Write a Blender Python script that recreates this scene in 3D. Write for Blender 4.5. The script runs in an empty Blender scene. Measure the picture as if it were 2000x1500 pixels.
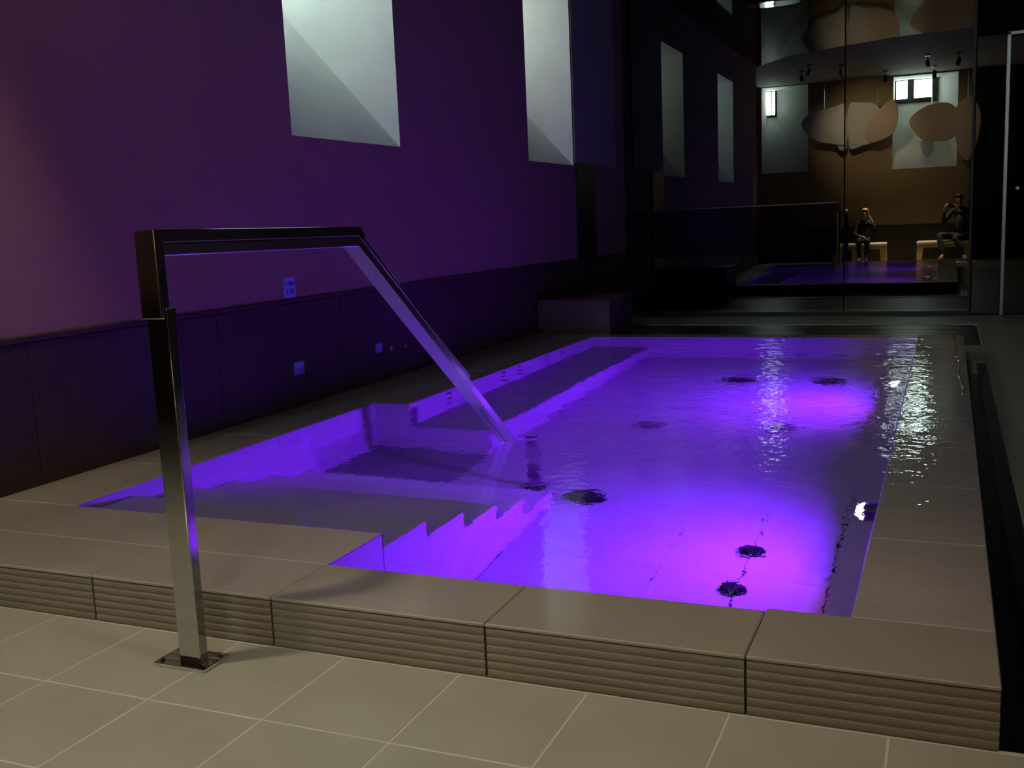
import bpy, bmesh, math, random
from mathutils import Vector, Matrix
random.seed(7)
S = bpy.context.scene
C = S.collection
PI = math.pi

# ------------------------------------------------------------------ camera
cam_d = bpy.data.cameras.new('camera'); cam = bpy.data.objects.new('camera', cam_d); C.objects.link(cam)
yaw, pitch, roll, F = 0.4061783, 0.1541483, -0.0432807, 1998.05
CH = 1.15
cy, sy, cp, sp = math.cos(yaw), math.sin(yaw), math.cos(pitch), math.sin(pitch)
fwd = Vector((-sy*cp, cy*cp, -sp)); rt = Vector((cy, sy, 0)); up = rt.cross(fwd)
cr, sr = math.cos(roll), math.sin(roll)
r2 = rt*cr + up*sr; u2 = -rt*sr + up*cr
M = Matrix((r2, u2, -fwd)).transposed().to_4x4(); M.translation = (0, 0, CH)
cam.matrix_world = M
cam_d.sensor_width = 36.0; cam_d.sensor_fit = 'HORIZONTAL'; cam_d.lens = F/2000*36.0; cam_d.clip_start = 0.01
S.camera = cam

# ------------------------------------------------------------------ world, exposure, render look
W = bpy.data.worlds.new('world'); S.world = W; W.use_nodes = True
W.node_tree.nodes['Background'].inputs[0].default_value = (0.0015, 0.0015, 0.0018, 1)
W.node_tree.nodes['Background'].inputs[1].default_value = 1.0
S.view_settings.view_transform = 'Standard'; S.view_settings.look = 'None'
S.view_settings.gamma = 1.0; S.view_settings.use_curve_mapping = False
S.view_settings.exposure = 0.0
cc = S.cycles
cc.use_denoising = True; cc.denoiser = 'OPENIMAGEDENOISE'
cc.max_bounces = 10; cc.diffuse_bounces = 4; cc.glossy_bounces = 6; cc.transmission_bounces = 8; cc.transparent_max_bounces = 8
cc.caustics_reflective = False; cc.caustics_refractive = True
cc.sample_clamp_indirect = 8.0; cc.sample_clamp_direct = 0; cc.blur_glossy = 0.3
cc.use_adaptive_sampling = False

# light levels (lamps and windows of the room; the petal spots are added)
POOL_W = 86.0            # each underwater lamp
POOL_COL = (0.145, 0.008, 1.0)
WARM = (1.0, 0.82, 0.56)
DAY = (0.80, 1.0, 0.93)
PANE = 10.5
PANE_BACK = 75.0

def area_light(name, loc, direction, size, power, col, spread=180, shape='DISK', size_y=None):
    d = bpy.data.lights.new(name, 'AREA'); d.shape = shape; d.size = size
    if size_y: d.size_y = size_y
    d.energy = power; d.color = col; d.spread = math.radians(spread)
    o = bpy.data.objects.new(name, d); C.objects.link(o); o.location = loc
    o.rotation_euler = Vector(direction).to_track_quat('-Z', 'Y').to_euler(); return o
def spot_light(name, loc, target, power, col, cone=50, blend=0.6, r=0.03):
    d = bpy.data.lights.new(name, 'SPOT'); d.energy = power; d.color = col
    d.spot_size = math.radians(cone); d.spot_blend = blend; d.shadow_soft_size = r
    o = bpy.data.objects.new(name, d); C.objects.link(o); o.location = loc
    o.rotation_euler = (Vector(target)-Vector(loc)).to_track_quat('-Z', 'Y').to_euler(); return o

# key places
HC = 0.147; HT = 0.136; WL = 0.1455          # coping top, riser top, water level
XR, YF = 0.123, 2.2485                        # outer right / front of the pool kerb
XI, YI = -0.2075, 2.540                       # inner right / front edge of the basin
YB, YO = 8.504, 8.725                         # inner / outer back
XS, YP = -1.733, 2.872                        # stair side, platform edge
XA, YA = -3.10, 5.15                          # stair alcove wall, its far end
XJ = -2.872                                   # jet wall
FL = -0.98                                    # pool floor
XW, YG = -3.524, 11.8                         # left wall, glass partition
CEIL = 4.0; YBK = -0.9; XRW = 1.6; XAL = -4.9; YAL = 2.75

# underwater lamps of the basin
LAMPS = [(4.10, -0.40), (6.85, -0.40)]
for (ly, lz) in LAMPS:
    area_light('pool_lamp_light', (XI-0.118, ly, lz), (-1, -0.02, -0.02), 0.10, POOL_W, POOL_COL, 165)
    area_light('pool_lamp_core', (XI-0.119, ly, lz), (-.48, -.36, -.60), 0.06, 1.15, (0.85, 0.05, 1.0), 62)
# ceiling spotlights (position, aim, power, cone)
SPOTS = [((-2.85, 1.30, 3.80), (-1.9, 2.1, 0.0), 165, 78),
         ((0.10, 1.80, 3.80), (-0.9, 1.8, 0.0), 62, 62),
         ((-1.30, 0.10, 3.80), (-1.30, -0.05, 0.0), 3300, 30),
         ((-0.35, 0.15, 3.80), (-0.35, -0.10, 0.0), 2600, 30),
         ((-2.05, 1.60, 3.80), (-1.75, -0.60, 2.95), 290, 58),  # added spot with no known fitting, brightens the girl-side petals
         ((-0.45, 1.90, 3.80), (-0.25, -0.60, 2.75), 115, 55),  # added likewise, brightens the petals over the photographer
         ((-2.60, 2.15, 3.80), (-3.52, 2.95, 1.0), 75, 26)]
for (p, t, w, c) in SPOTS:
    spot_light('spotlight_beam', (p[0], p[1], p[2]-0.10), t, w, WARM, c, 0.9, 0.12)

# ------------------------------------------------------------------ materials
MATS = {}
def nmat(name):
    m = bpy.data.materials.new(name); m.use_nodes = True
    nt = m.node_tree; b = nt.nodes['Principled BSDF']; MATS[name] = m
    return m, nt, b
def setp(b, **k):
    for a, v in k.items():
        a = a.replace('_', ' ')
        if isinstance(v, (tuple, list)) and len(v) == 3: v = (*v, 1)
        b.inputs[a].default_value = v
def plain(name, col, rough=0.5, metal=0.0, noise=0.0, scale=8.0, bump=0.0, **k):
    m, nt, b = nmat(name)
    setp(b, Base_Color=col, Roughness=rough, Metallic=metal, **k)
    if noise or bump:
        tc = nt.nodes.new('ShaderNodeTexCoord'); n = nt.nodes.new('ShaderNodeTexNoise')
        n.inputs['Scale'].default_value = scale; n.inputs['Detail'].default_value = 5
        nt.links.new(tc.outputs['Object'], n.inputs['Vector'])
        if noise:
            mr = nt.nodes.new('ShaderNodeMapRange')
            mr.inputs['From Min'].default_value = 0.3; mr.inputs['From Max'].default_value = 0.7
            mr.inputs['To Min'].default_value = 1-noise; mr.inputs['To Max'].default_value = 1+noise
            mx = nt.nodes.new('ShaderNodeMix'); mx.data_type = 'RGBA'; mx.blend_type = 'MULTIPLY'
            mx.inputs[0].default_value = 1.0; mx.inputs[6].default_value = (*col, 1)
            nt.links.new(n.outputs[0], mr.inputs[0]); nt.links.new(mr.outputs[0], mx.inputs[7])
            nt.links.new(mx.outputs[2], b.inputs['Base Color'])
        if bump:
            bp = nt.nodes.new('ShaderNodeBump'); bp.inputs['Distance'].default_value = bump; bp.inputs['Strength'].default_value = 1
            nt.links.new(n.outputs[0], bp.inputs['Height']); nt.links.new(bp.outputs[0], b.inputs['Normal'])
    return m
TILE = (0.40, 0.385, 0.325)
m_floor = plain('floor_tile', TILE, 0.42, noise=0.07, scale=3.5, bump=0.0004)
m_grout = plain('light_grout', (0.60, 0.58, 0.51), 0.8)
m_dark_grout = plain('dark_grout', (0.10, 0.085, 0.07), 0.8)
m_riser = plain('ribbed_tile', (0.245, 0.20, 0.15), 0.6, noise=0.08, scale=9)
m_basin = plain('basin_tile', (0.50, 0.48, 0.46), 0.5, noise=0.06, scale=5)
m_step = plain('step_tile', (0.74, 0.72, 0.69), 0.45, noise=0.05, scale=5)  # treads lightened in colour for room light the water blocks
m_basin_grout = plain('basin_grout', (0.22, 0.21, 0.22), 0.8)
m_inlet = plain('pale_inlet', (0.25, 0.24, 0.26), 0.3)
m_inkgrout = plain('worn_grout', (0.02, 0.02, 0.03), 0.9)
m_steel_b = plain('satin_steel', (0.88, 0.85, 0.88), 0.17, 1.0)
m_steel = plain('brushed_steel', (0.55, 0.55, 0.54), 0.11, 1.0, bump=0.00004, scale=60)
m_chrome = plain('chrome', (0.75, 0.75, 0.77), 0.06, 1.0)
m_darksteel = plain('dark_steel', (0.12, 0.12, 0.15), 0.25, 1.0)
m_wall = plain('wall_plaster', (0.29, 0.16, 0.135), 0.85, noise=0.05, scale=2.0, bump=0.0006)
m_ochre = plain('ochre_plaster', (0.37, 0.25, 0.12), 0.85, noise=0.06, scale=2.0, bump=0.0006)
m_reveal = plain('reveal_plaster', (0.74, 0.76, 0.72), 0.75, noise=0.06, scale=2.5, bump=0.001)
m_wains = plain('dark_panel', (0.045, 0.028, 0.018), 0.5, noise=0.15, scale=4)
m_joint = plain('joint_rubber', (0.004, 0.004, 0.004), 0.95, Specular_IOR_Level=0.05)
m_band = plain('black_gloss', (0.004, 0.003, 0.005), 0.04)
m_ceil_matt = plain('matt_ceiling', (0.26, 0.22, 0.18), 0.8, noise=0.2, scale=3)
m_ceil = plain('gloss_ceiling', (0.010, 0.010, 0.010), 0.05, Specular_IOR_Level=0.22)
m_black = plain('black_satin', (0.008, 0.008, 0.009), 0.3)
m_frame = plain('window_frame_dark', (0.02, 0.025, 0.025), 0.5)
m_alu = plain('aluminium', (0.35, 0.35, 0.36), 0.35, 1.0)
m_wood = plain('stool_wood', (0.50, 0.30, 0.14), 0.5, noise=0.15, scale=14)
m_cush = plain('cream_cushion', (0.66, 0.58, 0.45), 0.8, noise=0.05, scale=20)
m_petal = plain('petal_cream', (0.66, 0.60, 0.50), 0.7)
m_petal2 = plain('petal_warm', (0.64, 0.47, 0.33), 0.7)  # warm light on the cream petals put into the colour
m_petal3 = plain('petal_white', (0.60, 0.64, 0.68), 0.7)
m_skin = plain('skin', (0.55, 0.34, 0.24), 0.5)
m_hair = plain('blond_hair', (0.50, 0.33, 0.18), 0.5, noise=0.3, scale=40)
m_hair2 = plain('dark_hair', (0.05, 0.032, 0.02), 0.5, noise=0.3, scale=40)
m_cloth = plain('dark_cloth', (0.02, 0.024, 0.022), 0.85)
m_cloth2 = plain('black_cloth', (0.008, 0.008, 0.009), 0.85)
m_shirt = plain('grey_shirt', (0.06, 0.07, 0.09), 0.8)
m_jeans = plain('dark_jeans', (0.016, 0.02, 0.028), 0.85)
m_shoe = plain('shoe', (0.20, 0.10, 0.05), 0.5)
m_plate = plain('switch_plate', (0.20, 0.22, 0.55), 0.35)
m_sign = plain('sign_plate', (0.34, 0.38, 0.85), 0.4)
m_ink = plain('sign_ink', (0.03, 0.02, 0.20), 0.5)
m_plinth = plain('plinth_tile', (0.075, 0.04, 0.033), 0.5, noise=0.08)
m_strip = plain('neutral_strip', (0.34, 0.34, 0.30), 0.8)

def emit(name, col, s):
    m, nt, b = nmat(name); setp(b, Base_Color=(0, 0, 0), Emission_Color=col, Emission_Strength=s, Roughness=0.5); return m
m_pane = emit('daylit_pane', DAY, PANE)
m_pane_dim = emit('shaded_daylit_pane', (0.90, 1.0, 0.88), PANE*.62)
m_pane_c = emit('brightest_daylit_pane', DAY, PANE_BACK*1.7)
m_pane_b = emit('bright_daylit_pane', DAY, PANE_BACK)
m_lens = emit('lamp_lens', (1.0, 0.72, 1.0), 6.0)
m_spotlens = emit('spot_lens', WARM, 6.0)

def wet_tile(name, col, ripple, rgh=0.12):
    """tile under a film of water: matt tile with a water coat whose normal ripples"""
    m, nt, b = nmat(name)
    setp(b, Base_Color=col, Roughness=0.45, Coat_Weight=1.0, Coat_Roughness=rgh, Coat_IOR=1.34)
    b.inputs['IOR'].default_value = 1.35
    g = nt.nodes.new('ShaderNodeNewGeometry')
    n = nt.nodes.new('ShaderNodeTexNoise'); n.inputs['Scale'].default_value = 3.5; n.inputs['Detail'].default_value = 5
    nt.links.new(g.outputs['Position'], n.inputs['Vector'])
    mr = nt.nodes.new('ShaderNodeMapRange'); mr.inputs['From Min'].default_value = .3; mr.inputs['From Max'].default_value = .7
    mr.inputs['To Min'].default_value = .93; mr.inputs['To Max'].default_value = 1.07
    mx = nt.nodes.new('ShaderNodeMix'); mx.data_type = 'RGBA'; mx.blend_type = 'MULTIPLY'; mx.inputs[0].default_value = 1
    mx.inputs[6].default_value = (*col, 1)
    nt.links.new(n.outputs[0], mr.inputs[0]); nt.links.new(mr.outputs[0], mx.inputs[7]); nt.links.new(mx.outputs[2], b.inputs['Base Color'])
    if ripple:
        nt.links.new(ripple_bump(nt, ripple), b.inputs['Coat Normal'])
    return m
def ripple_bump(nt, amp, masked=False):
    g = nt.nodes.new('ShaderNodeNewGeometry')
    a = nt.nodes.new('ShaderNodeTexNoise'); a.inputs['Scale'].default_value = 19.0; a.inputs['Detail'].default_value = 2.5
    c = nt.nodes.new('ShaderNodeTexNoise'); c.inputs['Scale'].default_value = 5.0; c.inputs['Detail'].default_value = 1.0
    nt.links.new(g.outputs['Position'], a.inputs['Vector']); nt.links.new(g.outputs['Position'], c.inputs['Vector'])
    ad = nt.nodes.new('ShaderNodeMath'); ad.operation = 'MULTIPLY_ADD'; ad.inputs[1].default_value = 1.6
    nt.links.new(c.outputs[0], ad.inputs[0]); nt.links.new(a.outputs[0], ad.inputs[2])
    out = ad.outputs[0]
    if masked:      # calmer water near the stairs
        sx = nt.nodes.new('ShaderNodeSeparateXYZ'); nt.links.new(g.outputs['Position'], sx.inputs[0])
        mr = nt.nodes.new('ShaderNodeMapRange'); mr.inputs['From Min'].default_value = 2.6; mr.inputs['From Max'].default_value = 5.2
        mr.inputs['To Min'].default_value = 0.15; mr.inputs['To Max'].default_value = 1.0
        nt.links.new(sx.outputs[1], mr.inputs[0])
        mu = nt.nodes.new('ShaderNodeMath'); mu.operation = 'MULTIPLY'
        nt.links.new(out, mu.inputs[0]); nt.links.new(mr.outputs[0], mu.inputs[1]); out = mu.outputs[0]
    bp = nt.nodes.new('ShaderNodeBump'); bp.inputs['Strength'].default_value = 1.0; bp.inputs['Distance'].default_value = amp
    nt.links.new(out, bp.inputs['Height'])
    return bp.outputs[0]
m_beadw = plain('water_bead', (0.33, 0.31, 0.30), 0.08, Coat_Weight=1.0)
m_wet = wet_tile('wet_coping_tile', (0.36, 0.32, 0.275), 0.0)
m_wet_r = wet_tile('wet_coping_tile_right', (0.43, 0.38, 0.385), 0.0021, 0.03)  # glow on the right kerb put into a lighter, pinker tile colour

def water_mat():
    m = bpy.data.materials.new('pool_water'); m.use_nodes = True; nt = m.node_tree; nt.nodes.clear()
    o = nt.nodes.new('ShaderNodeOutputMaterial'); g = nt.nodes.new('ShaderNodeBsdfGlass')
    g.inputs['IOR'].default_value = 1.333; g.inputs['Roughness'].default_value = 0.0
    nt.links.new(ripple_bump(nt, 0.0037, True), g.inputs['Normal'])
    nt.links.new(g.outputs[0], o.inputs['Surface']); return m
m_water = water_mat()
def smoked_glass():
    m = bpy.data.materials.new('smoked_glass'); m.use_nodes = True; nt = m.node_tree; nt.nodes.clear()
    o = nt.nodes.new('ShaderNodeOutputMaterial'); mx = nt.nodes.new('ShaderNodeMixShader')
    t = nt.nodes.new('ShaderNodeBsdfTransparent'); t.inputs[0].default_value = (0.08, 0.08, 0.085, 1)
    g = nt.nodes.new('ShaderNodeBsdfGlossy'); g.inputs['Roughness'].default_value = 0.0
    g.inputs['Color'].default_value = (0.95, 1, 0.97, 1)
    f = nt.nodes.new('ShaderNodeFresnel'); f.inputs['IOR'].default_value = 2.15
    nt.links.new(f.outputs[0], mx.inputs[0]); nt.links.new(t.outputs[0], mx.inputs[1]); nt.links.new(g.outputs[0], mx.inputs[2])
    nt.links.new(mx.outputs[0], o.inputs['Surface']); return m
m_glass = smoked_glass()

# ------------------------------------------------------------------ helpers
def link(name, me, mat=None, parent=None, loc=(0, 0, 0), rot=(0, 0, 0), smooth=False):
    if isinstance(me, bmesh.types.BMesh):
        b = me; me = bpy.data.meshes.new(name); b.normal_update(); b.to_mesh(me); b.free()
    if mat and not me.materials: me.materials.append(mat)
    if smooth:
        for p in me.polygons: p.use_smooth = True
    o = bpy.data.objects.new(name, me); C.objects.link(o)
    o.location = loc; o.rotation_euler = rot
    if parent: o.parent = parent
    return o
def tag(o, label=None, cat=None, group=None, kind=None):
    if label: o['label'] = label
    if cat: o['category'] = cat
    if group: o['group'] = group
    if kind: o['kind'] = kind
    return o
def empty(name, loc=(0, 0, 0), rz=0):
    o = bpy.data.objects.new(name, None); C.objects.link(o); o.location = loc; o.rotation_euler = (0, 0, rz); o.empty_display_size = .1; return o
def add_box(bm, a, b, bev=0.0, seg=2):
    g = bmesh.ops.create_cube(bm, size=1.0)
    vs = g['verts']
    for v in vs:
        v.co = Vector([(a[i]+b[i])/2 + v.co[i]*(b[i]-a[i]) for i in range(3)])
    if bev:
        es = list({e for v in vs for e in v.link_edges})
        bmesh.ops.bevel(bm, geom=es, offset=bev, segments=seg, profile=0.5, affect='EDGES')
    return bm
def box(name, a, b, mat, parent=None, bev=0.0, seg=2, org=None):
    a = [min(x, y) for x, y in zip(a, b)] if False else a
    o = org if org is not None else [(a[0]+b[0])/2, (a[1]+b[1])/2, a[2]]
    base = Vector(o)
    if parent: base_w = base
    bm = bmesh.new(); add_box(bm, Vector(a)-base, Vector(b)-base, bev, seg)
    loc = base - (parent.location if parent else Vector((0, 0, 0)))
    return link(name, bm, mat, parent, loc)
def quad_mesh(name, polys, mat, parent=None):
    bm = bmesh.new()
    for p in polys:
        bm.faces.new([bm.verts.new(v) for v in p])
    bmesh.ops.remove_doubles(bm, verts=bm.verts, dist=1e-5)
    return link(name, bm, mat, parent)
def cyl(bm, p0, p1, r0, r1=None, n=20, caps=True):
    r1 = r0 if r1 is None else r1
    p0 = Vector(p0); p1 = Vector(p1); q = (p1-p0).to_track_quat('Z', 'Y')
    ring = lambda p, r: [bm.verts.new(p + q @ Vector((r*math.cos(2*PI*i/n), r*math.sin(2*PI*i/n), 0))) for i in range(n)]
    A, B = ring(p0, r0), ring(p1, r1)
    for i in range(n): bm.faces.new((A[i], A[(i+1) % n], B[(i+1) % n], B[i]))
    if caps: bm.faces.new(A[::-1]); bm.faces.new(B)
    return bm
def tile_mesh(w, d, h, bev=0.0015):
    bm = bmesh.new(); add_box(bm, (-w/2, -d/2, -h), (w/2, d/2, 0), bev, 1)
    me = bpy.data.meshes.new('tile'); bm.normal_update(); bm.to_mesh(me); bm.free(); return me
_tc = {}
def tile(name, x0, x1, y0, y1, z, mat, parent, gap=0.003, h=0.02, bev=0.0015, plane='z'):
    """a slab between two coordinates; plane says which axis its face looks along"""
    w, d = round(abs(x1-x0)-gap, 4), round(abs(y1-y0)-gap, 4)
    key = (w, d, h, bev, mat.name)
    if key not in _tc:
        me = tile_mesh(w, d, h, bev); me.materials.append(mat); _tc[key] = me
    o = bpy.data.objects.new(name, _tc[key]); C.objects.link(o)
    a, b = (x0+x1)/2, (y0+y1)/2
    off = parent.location if parent else Vector((0, 0, 0))
    if plane == 'z': o.location = Vector((a, b, z))-off
    elif plane == '+x': o.rotation_euler = (PI/2, 0, PI/2); o.location = Vector((z, a, b))-off      # a=y, b=z
    elif plane == '-x': o.rotation_euler = (PI/2, 0, -PI/2); o.location = Vector((z, a, b))-off
    elif plane == '-y': o.rotation_euler = (PI/2, 0, 0); o.location = Vector((a, z, b))-off         # a=x, b=z
    elif plane == '+y': o.rotation_euler = (PI/2, 0, PI); o.location = Vector((a, z, b))-off
    if parent: o.parent = parent
    return o
def cuts(a, b, start, step):
    """joint positions between a and b on the lattice start + k*step"""
    k0 = math.floor((a-start)/step)-1; out = [a]
    for k in range(k0, k0+400):
        v = start+k*step
        if v >= b-0.03: break
        if v > a+0.03: out.append(v)
    return out+[b]

# ================================================================== SETTING
def struct(o): o['kind'] = 'structure'; return o
# floor: grout bed and tiles
G = 0.35
fl = empty('floor'); struct(fl)
bm = bmesh.new()
add_box(bm, (XAL-.2, YBK-.3, -0.15), (XRW+.1, YF+.012, -0.0006))
add_box(bm, (XR+0.145, YF, -0.15), (XRW+.1, YG+0.1, -0.003))
add_box(bm, (XW-.2, YO+0.02, -0.15), (XR+0.145, 9.25, -0.003))
add_box(bm, (XW-.2, 10.95, -0.15), (XR+0.145, YG+0.1, -0.003))
link('grout_bed', bm, m_grout, fl)
xs = cuts(XAL, XRW, -0.10, G); ys = cuts(YBK, YF, 1.873, G)
for i in range(len(xs)-1):
    for j in range(len(ys)-1):
        tile('floor_tile', xs[i], xs[i+1], ys[j], ys[j+1], random.uniform(-.0004, .0004), m_floor, fl, 0.0055, bev=.0006)
xs = cuts(XR+0.145, XRW, -0.10, G); ys = cuts(YF, YG, 1.873, G)
for i in range(len(xs)-1):
    for j in range(len(ys)-1):
        tile('floor_tile', xs[i], xs[i+1], ys[j], ys[j+1], 0, m_floor, fl, 0.0055, bev=.0006)
bm = bmesh.new()
xs = cuts(XW, XR+0.145, -0.10, G)
for (ya, yb) in ((YO+0.02, 9.25), (10.95, YG)):
    yy = cuts(ya, yb, 1.873, G)
    for i in range(len(xs)-1):
        for j in range(len(yy)-1):
            add_box(bm, (xs[i]+.0025, yy[j]+.0025, -.02), (xs[i+1]-.0025, yy[j+1]-.0025, 0))
tag(link('far_floor_tile', bm, m_floor, fl), kind='stuff')
# sunken black strip with slats behind the pool and the drain gutter along its right side
bm = bmesh.new()
add_box(bm, (XW, 9.25, -0.14), (XR+0.145, 10.95, -0.02))
ch = struct(link('trim_1', bm, m_black))
bm = bmesh.new()
for k in range(16): add_box(bm, (XW+.02, 9.29+k*.104, -0.02), (XR+0.12, 9.29+k*.104+.07, -0.008), .002, 1)
tag(link('black_slats', bm, m_black, ch), kind='stuff')
bm = bmesh.new()
add_box(bm, (XR, YF+0.0, -0.14), (XR+0.145, 8.30, -0.10)); add_box(bm, (XR+0.14, YF, -0.14), (XR+0.145, 8.30, -0.004))
gt = struct(link('trim_2', bm, m_black))
box('gutter_rail', (XR+.080, YF+.02, -.012), (XR+.084, 8.28, -.004), m_darksteel, gt)
box('gutter_bed', (XR+.084, YF+.02, -.05), (XR+.14, 8.28, -.012), m_black, gt)
box('gutter_end', (XR, 8.30, -0.14), (XR+0.145, YO+0.02, -0.0), m_floor, gt)

# left wall with two deep windows, painted above a dark panel
SILL, LINT = 1.718, 3.44
WIN = [(5.12, 6.41), (8.80, 10.01)]
T1 = 1.15
def rect_x(x, y0, y1, z0, z1): return [(x, y0, z0), (x, y0, z1), (x, y1, z1), (x, y1, z0)]
polys = [rect_x(XW, YAL, YG+1.2, -0.1, SILL), rect_x(XW, YAL, YG+1.2, LINT, CEIL+.1)]
ed = [YAL] + [v for w in WIN for v in w] + [YG+1.2]
for i in range(0, len(ed), 2): polys.append(rect_x(XW, ed[i], ed[i+1], SILL, LINT))
polys.append([(XW, YAL, -.1), (XAL-.1, YAL, -.1), (XAL-.1, YAL, CEIL+.1), (XW, YAL, CEIL+.1)])
struct(quad_mesh('wall_left', polys, m_wall))
for n, (a, b) in enumerate(WIN):
    zo = SILL + 1.10*T1
    w = struct(quad_mesh('window_%d' % (n+1), [
        [(XW, a, SILL), (XW, b, SILL), (XW-T1, b, zo), (XW-T1, a, zo)],
        [(XW, b, SILL), (XW, b, LINT), (XW-T1, b, LINT), (XW-T1, b, zo)],
        [(XW, a, SILL), (XW, a, LINT), (XW-T1, a, LINT), (XW-T1, a, zo)],
        [(XW, a, LINT), (XW, b, LINT), (XW-T1, b, LINT), (XW-T1, a, LINT)]], m_reveal))
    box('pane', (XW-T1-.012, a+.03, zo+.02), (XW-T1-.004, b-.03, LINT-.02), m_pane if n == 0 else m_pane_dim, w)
    bm = bmesh.new()
    add_box(bm, (XW-T1-.004, a, zo), (XW-T1+.03, b, zo+.04)); add_box(bm, (XW-T1-.004, a, LINT-.04), (XW-T1+.03, b, LINT))
    for y in (a, (a+b)/2-.02, b-.04): add_box(bm, (XW-T1-.004, y, zo), (XW-T1+.03, y+.04, LINT))
    link('window_frame', bm, m_frame, w)
# neutral strip on the wall between the second window and the glass, dark below
p = struct(box('trim_3', (XW, 10.04, SILL+.03), (XW+.012, 11.45, CEIL), m_strip))
struct(box('trim_4', (XW, 10.06, 0), (XW+.02, 10.62, SILL+.03), m_black))
# dark panelling along the left wall
pn = empty('baseboard_left', (XW, 7, 0)); struct(pn)
for a, b in zip(cuts(YAL, YG, 3.1, 1.2)[:-1], cuts(YAL, YG, 3.1, 1.2)[1:]):
    box('panel', (XW+.001, a+.002, 0.0), (XW+.010, b-.002, 0.752), m_wains, pn, .001, 1)
box('panel_cap', (XW+.001, YAL, 0.756), (XW+.020, YG-.01, 0.779), m_wains, pn, .003, 2)
# rear room: alcove wall, back wall with two windows, right wall, ceiling
struct(quad_mesh('wall_alcove', [rect_x(XAL, YBK, YAL, -.1, CEIL+.1)], m_ochre))
BW = [(-4.02, -2.99, 2.07, 3.985), (-1.19, 0.11, 2.0, 3.97)]
def rect_y(x0, x1, z0, z1, y=YBK): return [(x0, y, z0), (x0, y, z1), (x1, y, z1), (x1, y, z0)]
polys = [rect_y(XAL-.1, BW[0][0], -.1, CEIL+.1), rect_y(BW[0][1], BW[1][0], -.1, CEIL+.1), rect_y(BW[1][1], XRW+.1, -.1, CEIL+.1)]
for (a, b, z0, z1) in BW: polys += [rect_y(a, b, -.1, z0), rect_y(a, b, z1, CEIL+.1)]
struct(quad_mesh('wall_back', polys, m_ochre))
YO2 = YBK-0.75
# window_3: narrow pane at its left, widely splayed right reveal
a, b, z0, z1 = BW[0]; xo = -3.80
w = struct(quad_mesh('window_3', [
    [(a, YBK, z0), (b, YBK, z0), (xo, YO2, 3.40), (a, YO2, 3.40)],
    [(b, YBK, z0), (b, YBK, z1), (xo, YO2, z1), (xo, YO2, 3.40)],
    [(a, YBK, z0), (a, YBK, z1), (a, YO2, z1), (a, YO2, 3.40)],
    [(a, YBK, z1), (b, YBK, z1), (xo, YO2, z1), (a, YO2, z1)]], m_reveal))
box('pane', (a+.01, YO2-.012, 3.44), (xo-.01, YO2-.004, z1-.02), m_pane_c, w)
bm = bmesh.new(); add_box(bm, (a, YO2, 3.40), (xo, YO2+.03, 3.44)); add_box(bm, (xo-.03, YO2, 3.40), (xo+.0, YO2+.03, z1)); add_box(bm, ((a+xo)/2-.012, YO2, 3.40), ((a+xo)/2+.012, YO2+.03, z1))
link('window_frame', bm, m_frame, w)
# window_4: two casements and a splayed right reveal
a, b, z0, z1 = BW[1]; xo = -0.30
w = struct(quad_mesh('window_4', [
    [(a, YBK, z0), (b, YBK, z0), (xo, YO2, 3.46), (a, YO2, 3.46)],
    [(b, YBK, z0), (b, YBK, z1), (xo, YO2, z1), (xo, YO2, 3.46)],
    [(a, YBK, z0), (a, YBK, z1), (a, YO2, z1), (a, YO2, 3.46)],
    [(a, YBK, z1), (b, YBK, z1), (xo, YO2, z1), (a, YO2, z1)]], m_reveal))
for (x0, x1) in ((-1.16, -0.93), (-0.79, -0.42)):
    box('pane', (x0, YO2+.004, 3.56), (x1, YO2+.012, z1-.02), m_pane_b, w)
    bm = bmesh.new()
    k = 2 if x1-x0 < .3 else 3
    for i in range(1, k): add_box(bm, (x0+(x1-x0)*i/k-.006, YO2+.012, 3.56), (x0+(x1-x0)*i/k+.006, YO2+.03, z1-.02))
    link('glazing_bar', bm, m_frame, w)
bm = bmesh.new(); add_box(bm, (a, YO2-.01, 3.46), (xo, YO2+.04, 3.56))
add_box(bm, (-0.93, YO2-.01, 3.56), (-0.79, YO2+.04, z1)); add_box(bm, (-0.42, YO2-.01, 3.56), (xo, YO2+.04, z1)); add_box(bm, (a, YO2-.01, 3.56), (-1.16, YO2+.04, z1))
link('window_frame', bm, m_frame, w)
pn = empty('baseboard_back', (0, YBK, 0)); struct(pn)
for a, b in zip(cuts(XAL, 0.34, -4.0, 1.2)[:-1], cuts(XAL, 0.34, -4.0, 1.2)[1:]):
    box('panel', (a+.002, YBK+.001, 0), (b-.002, YBK+.010, 0.752), m_wains, pn, .001, 1)
box('panel_cap', (XAL, YBK+.001, 0.756), (0.34, YBK+.020, 0.779), m_wains, pn, .003, 2)
d = struct(box('door_2', (0.38, YBK+.001, 0), (1.58, YBK+.06, 3.99), m_black, None, .003, 1))
struct(quad_mesh('wall_right', [rect_x(XRW, YBK-.1, YG+1.2, -.1, CEIL+.1)], m_wains))
edge = [(XAL-.1, 1.0), (-4.1, 1.8), (-2.8, 3.6), (-1.0, 4.5), (XRW+.1, 4.9)]
struct(quad_mesh('ceiling', [[(a[0], a[1], CEIL), (b[0], b[1], CEIL), (b[0], YG+1.2, CEIL), (a[0], YG+1.2, CEIL)] for a, b in zip(edge[:-1], edge[1:])], m_ceil))
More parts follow.
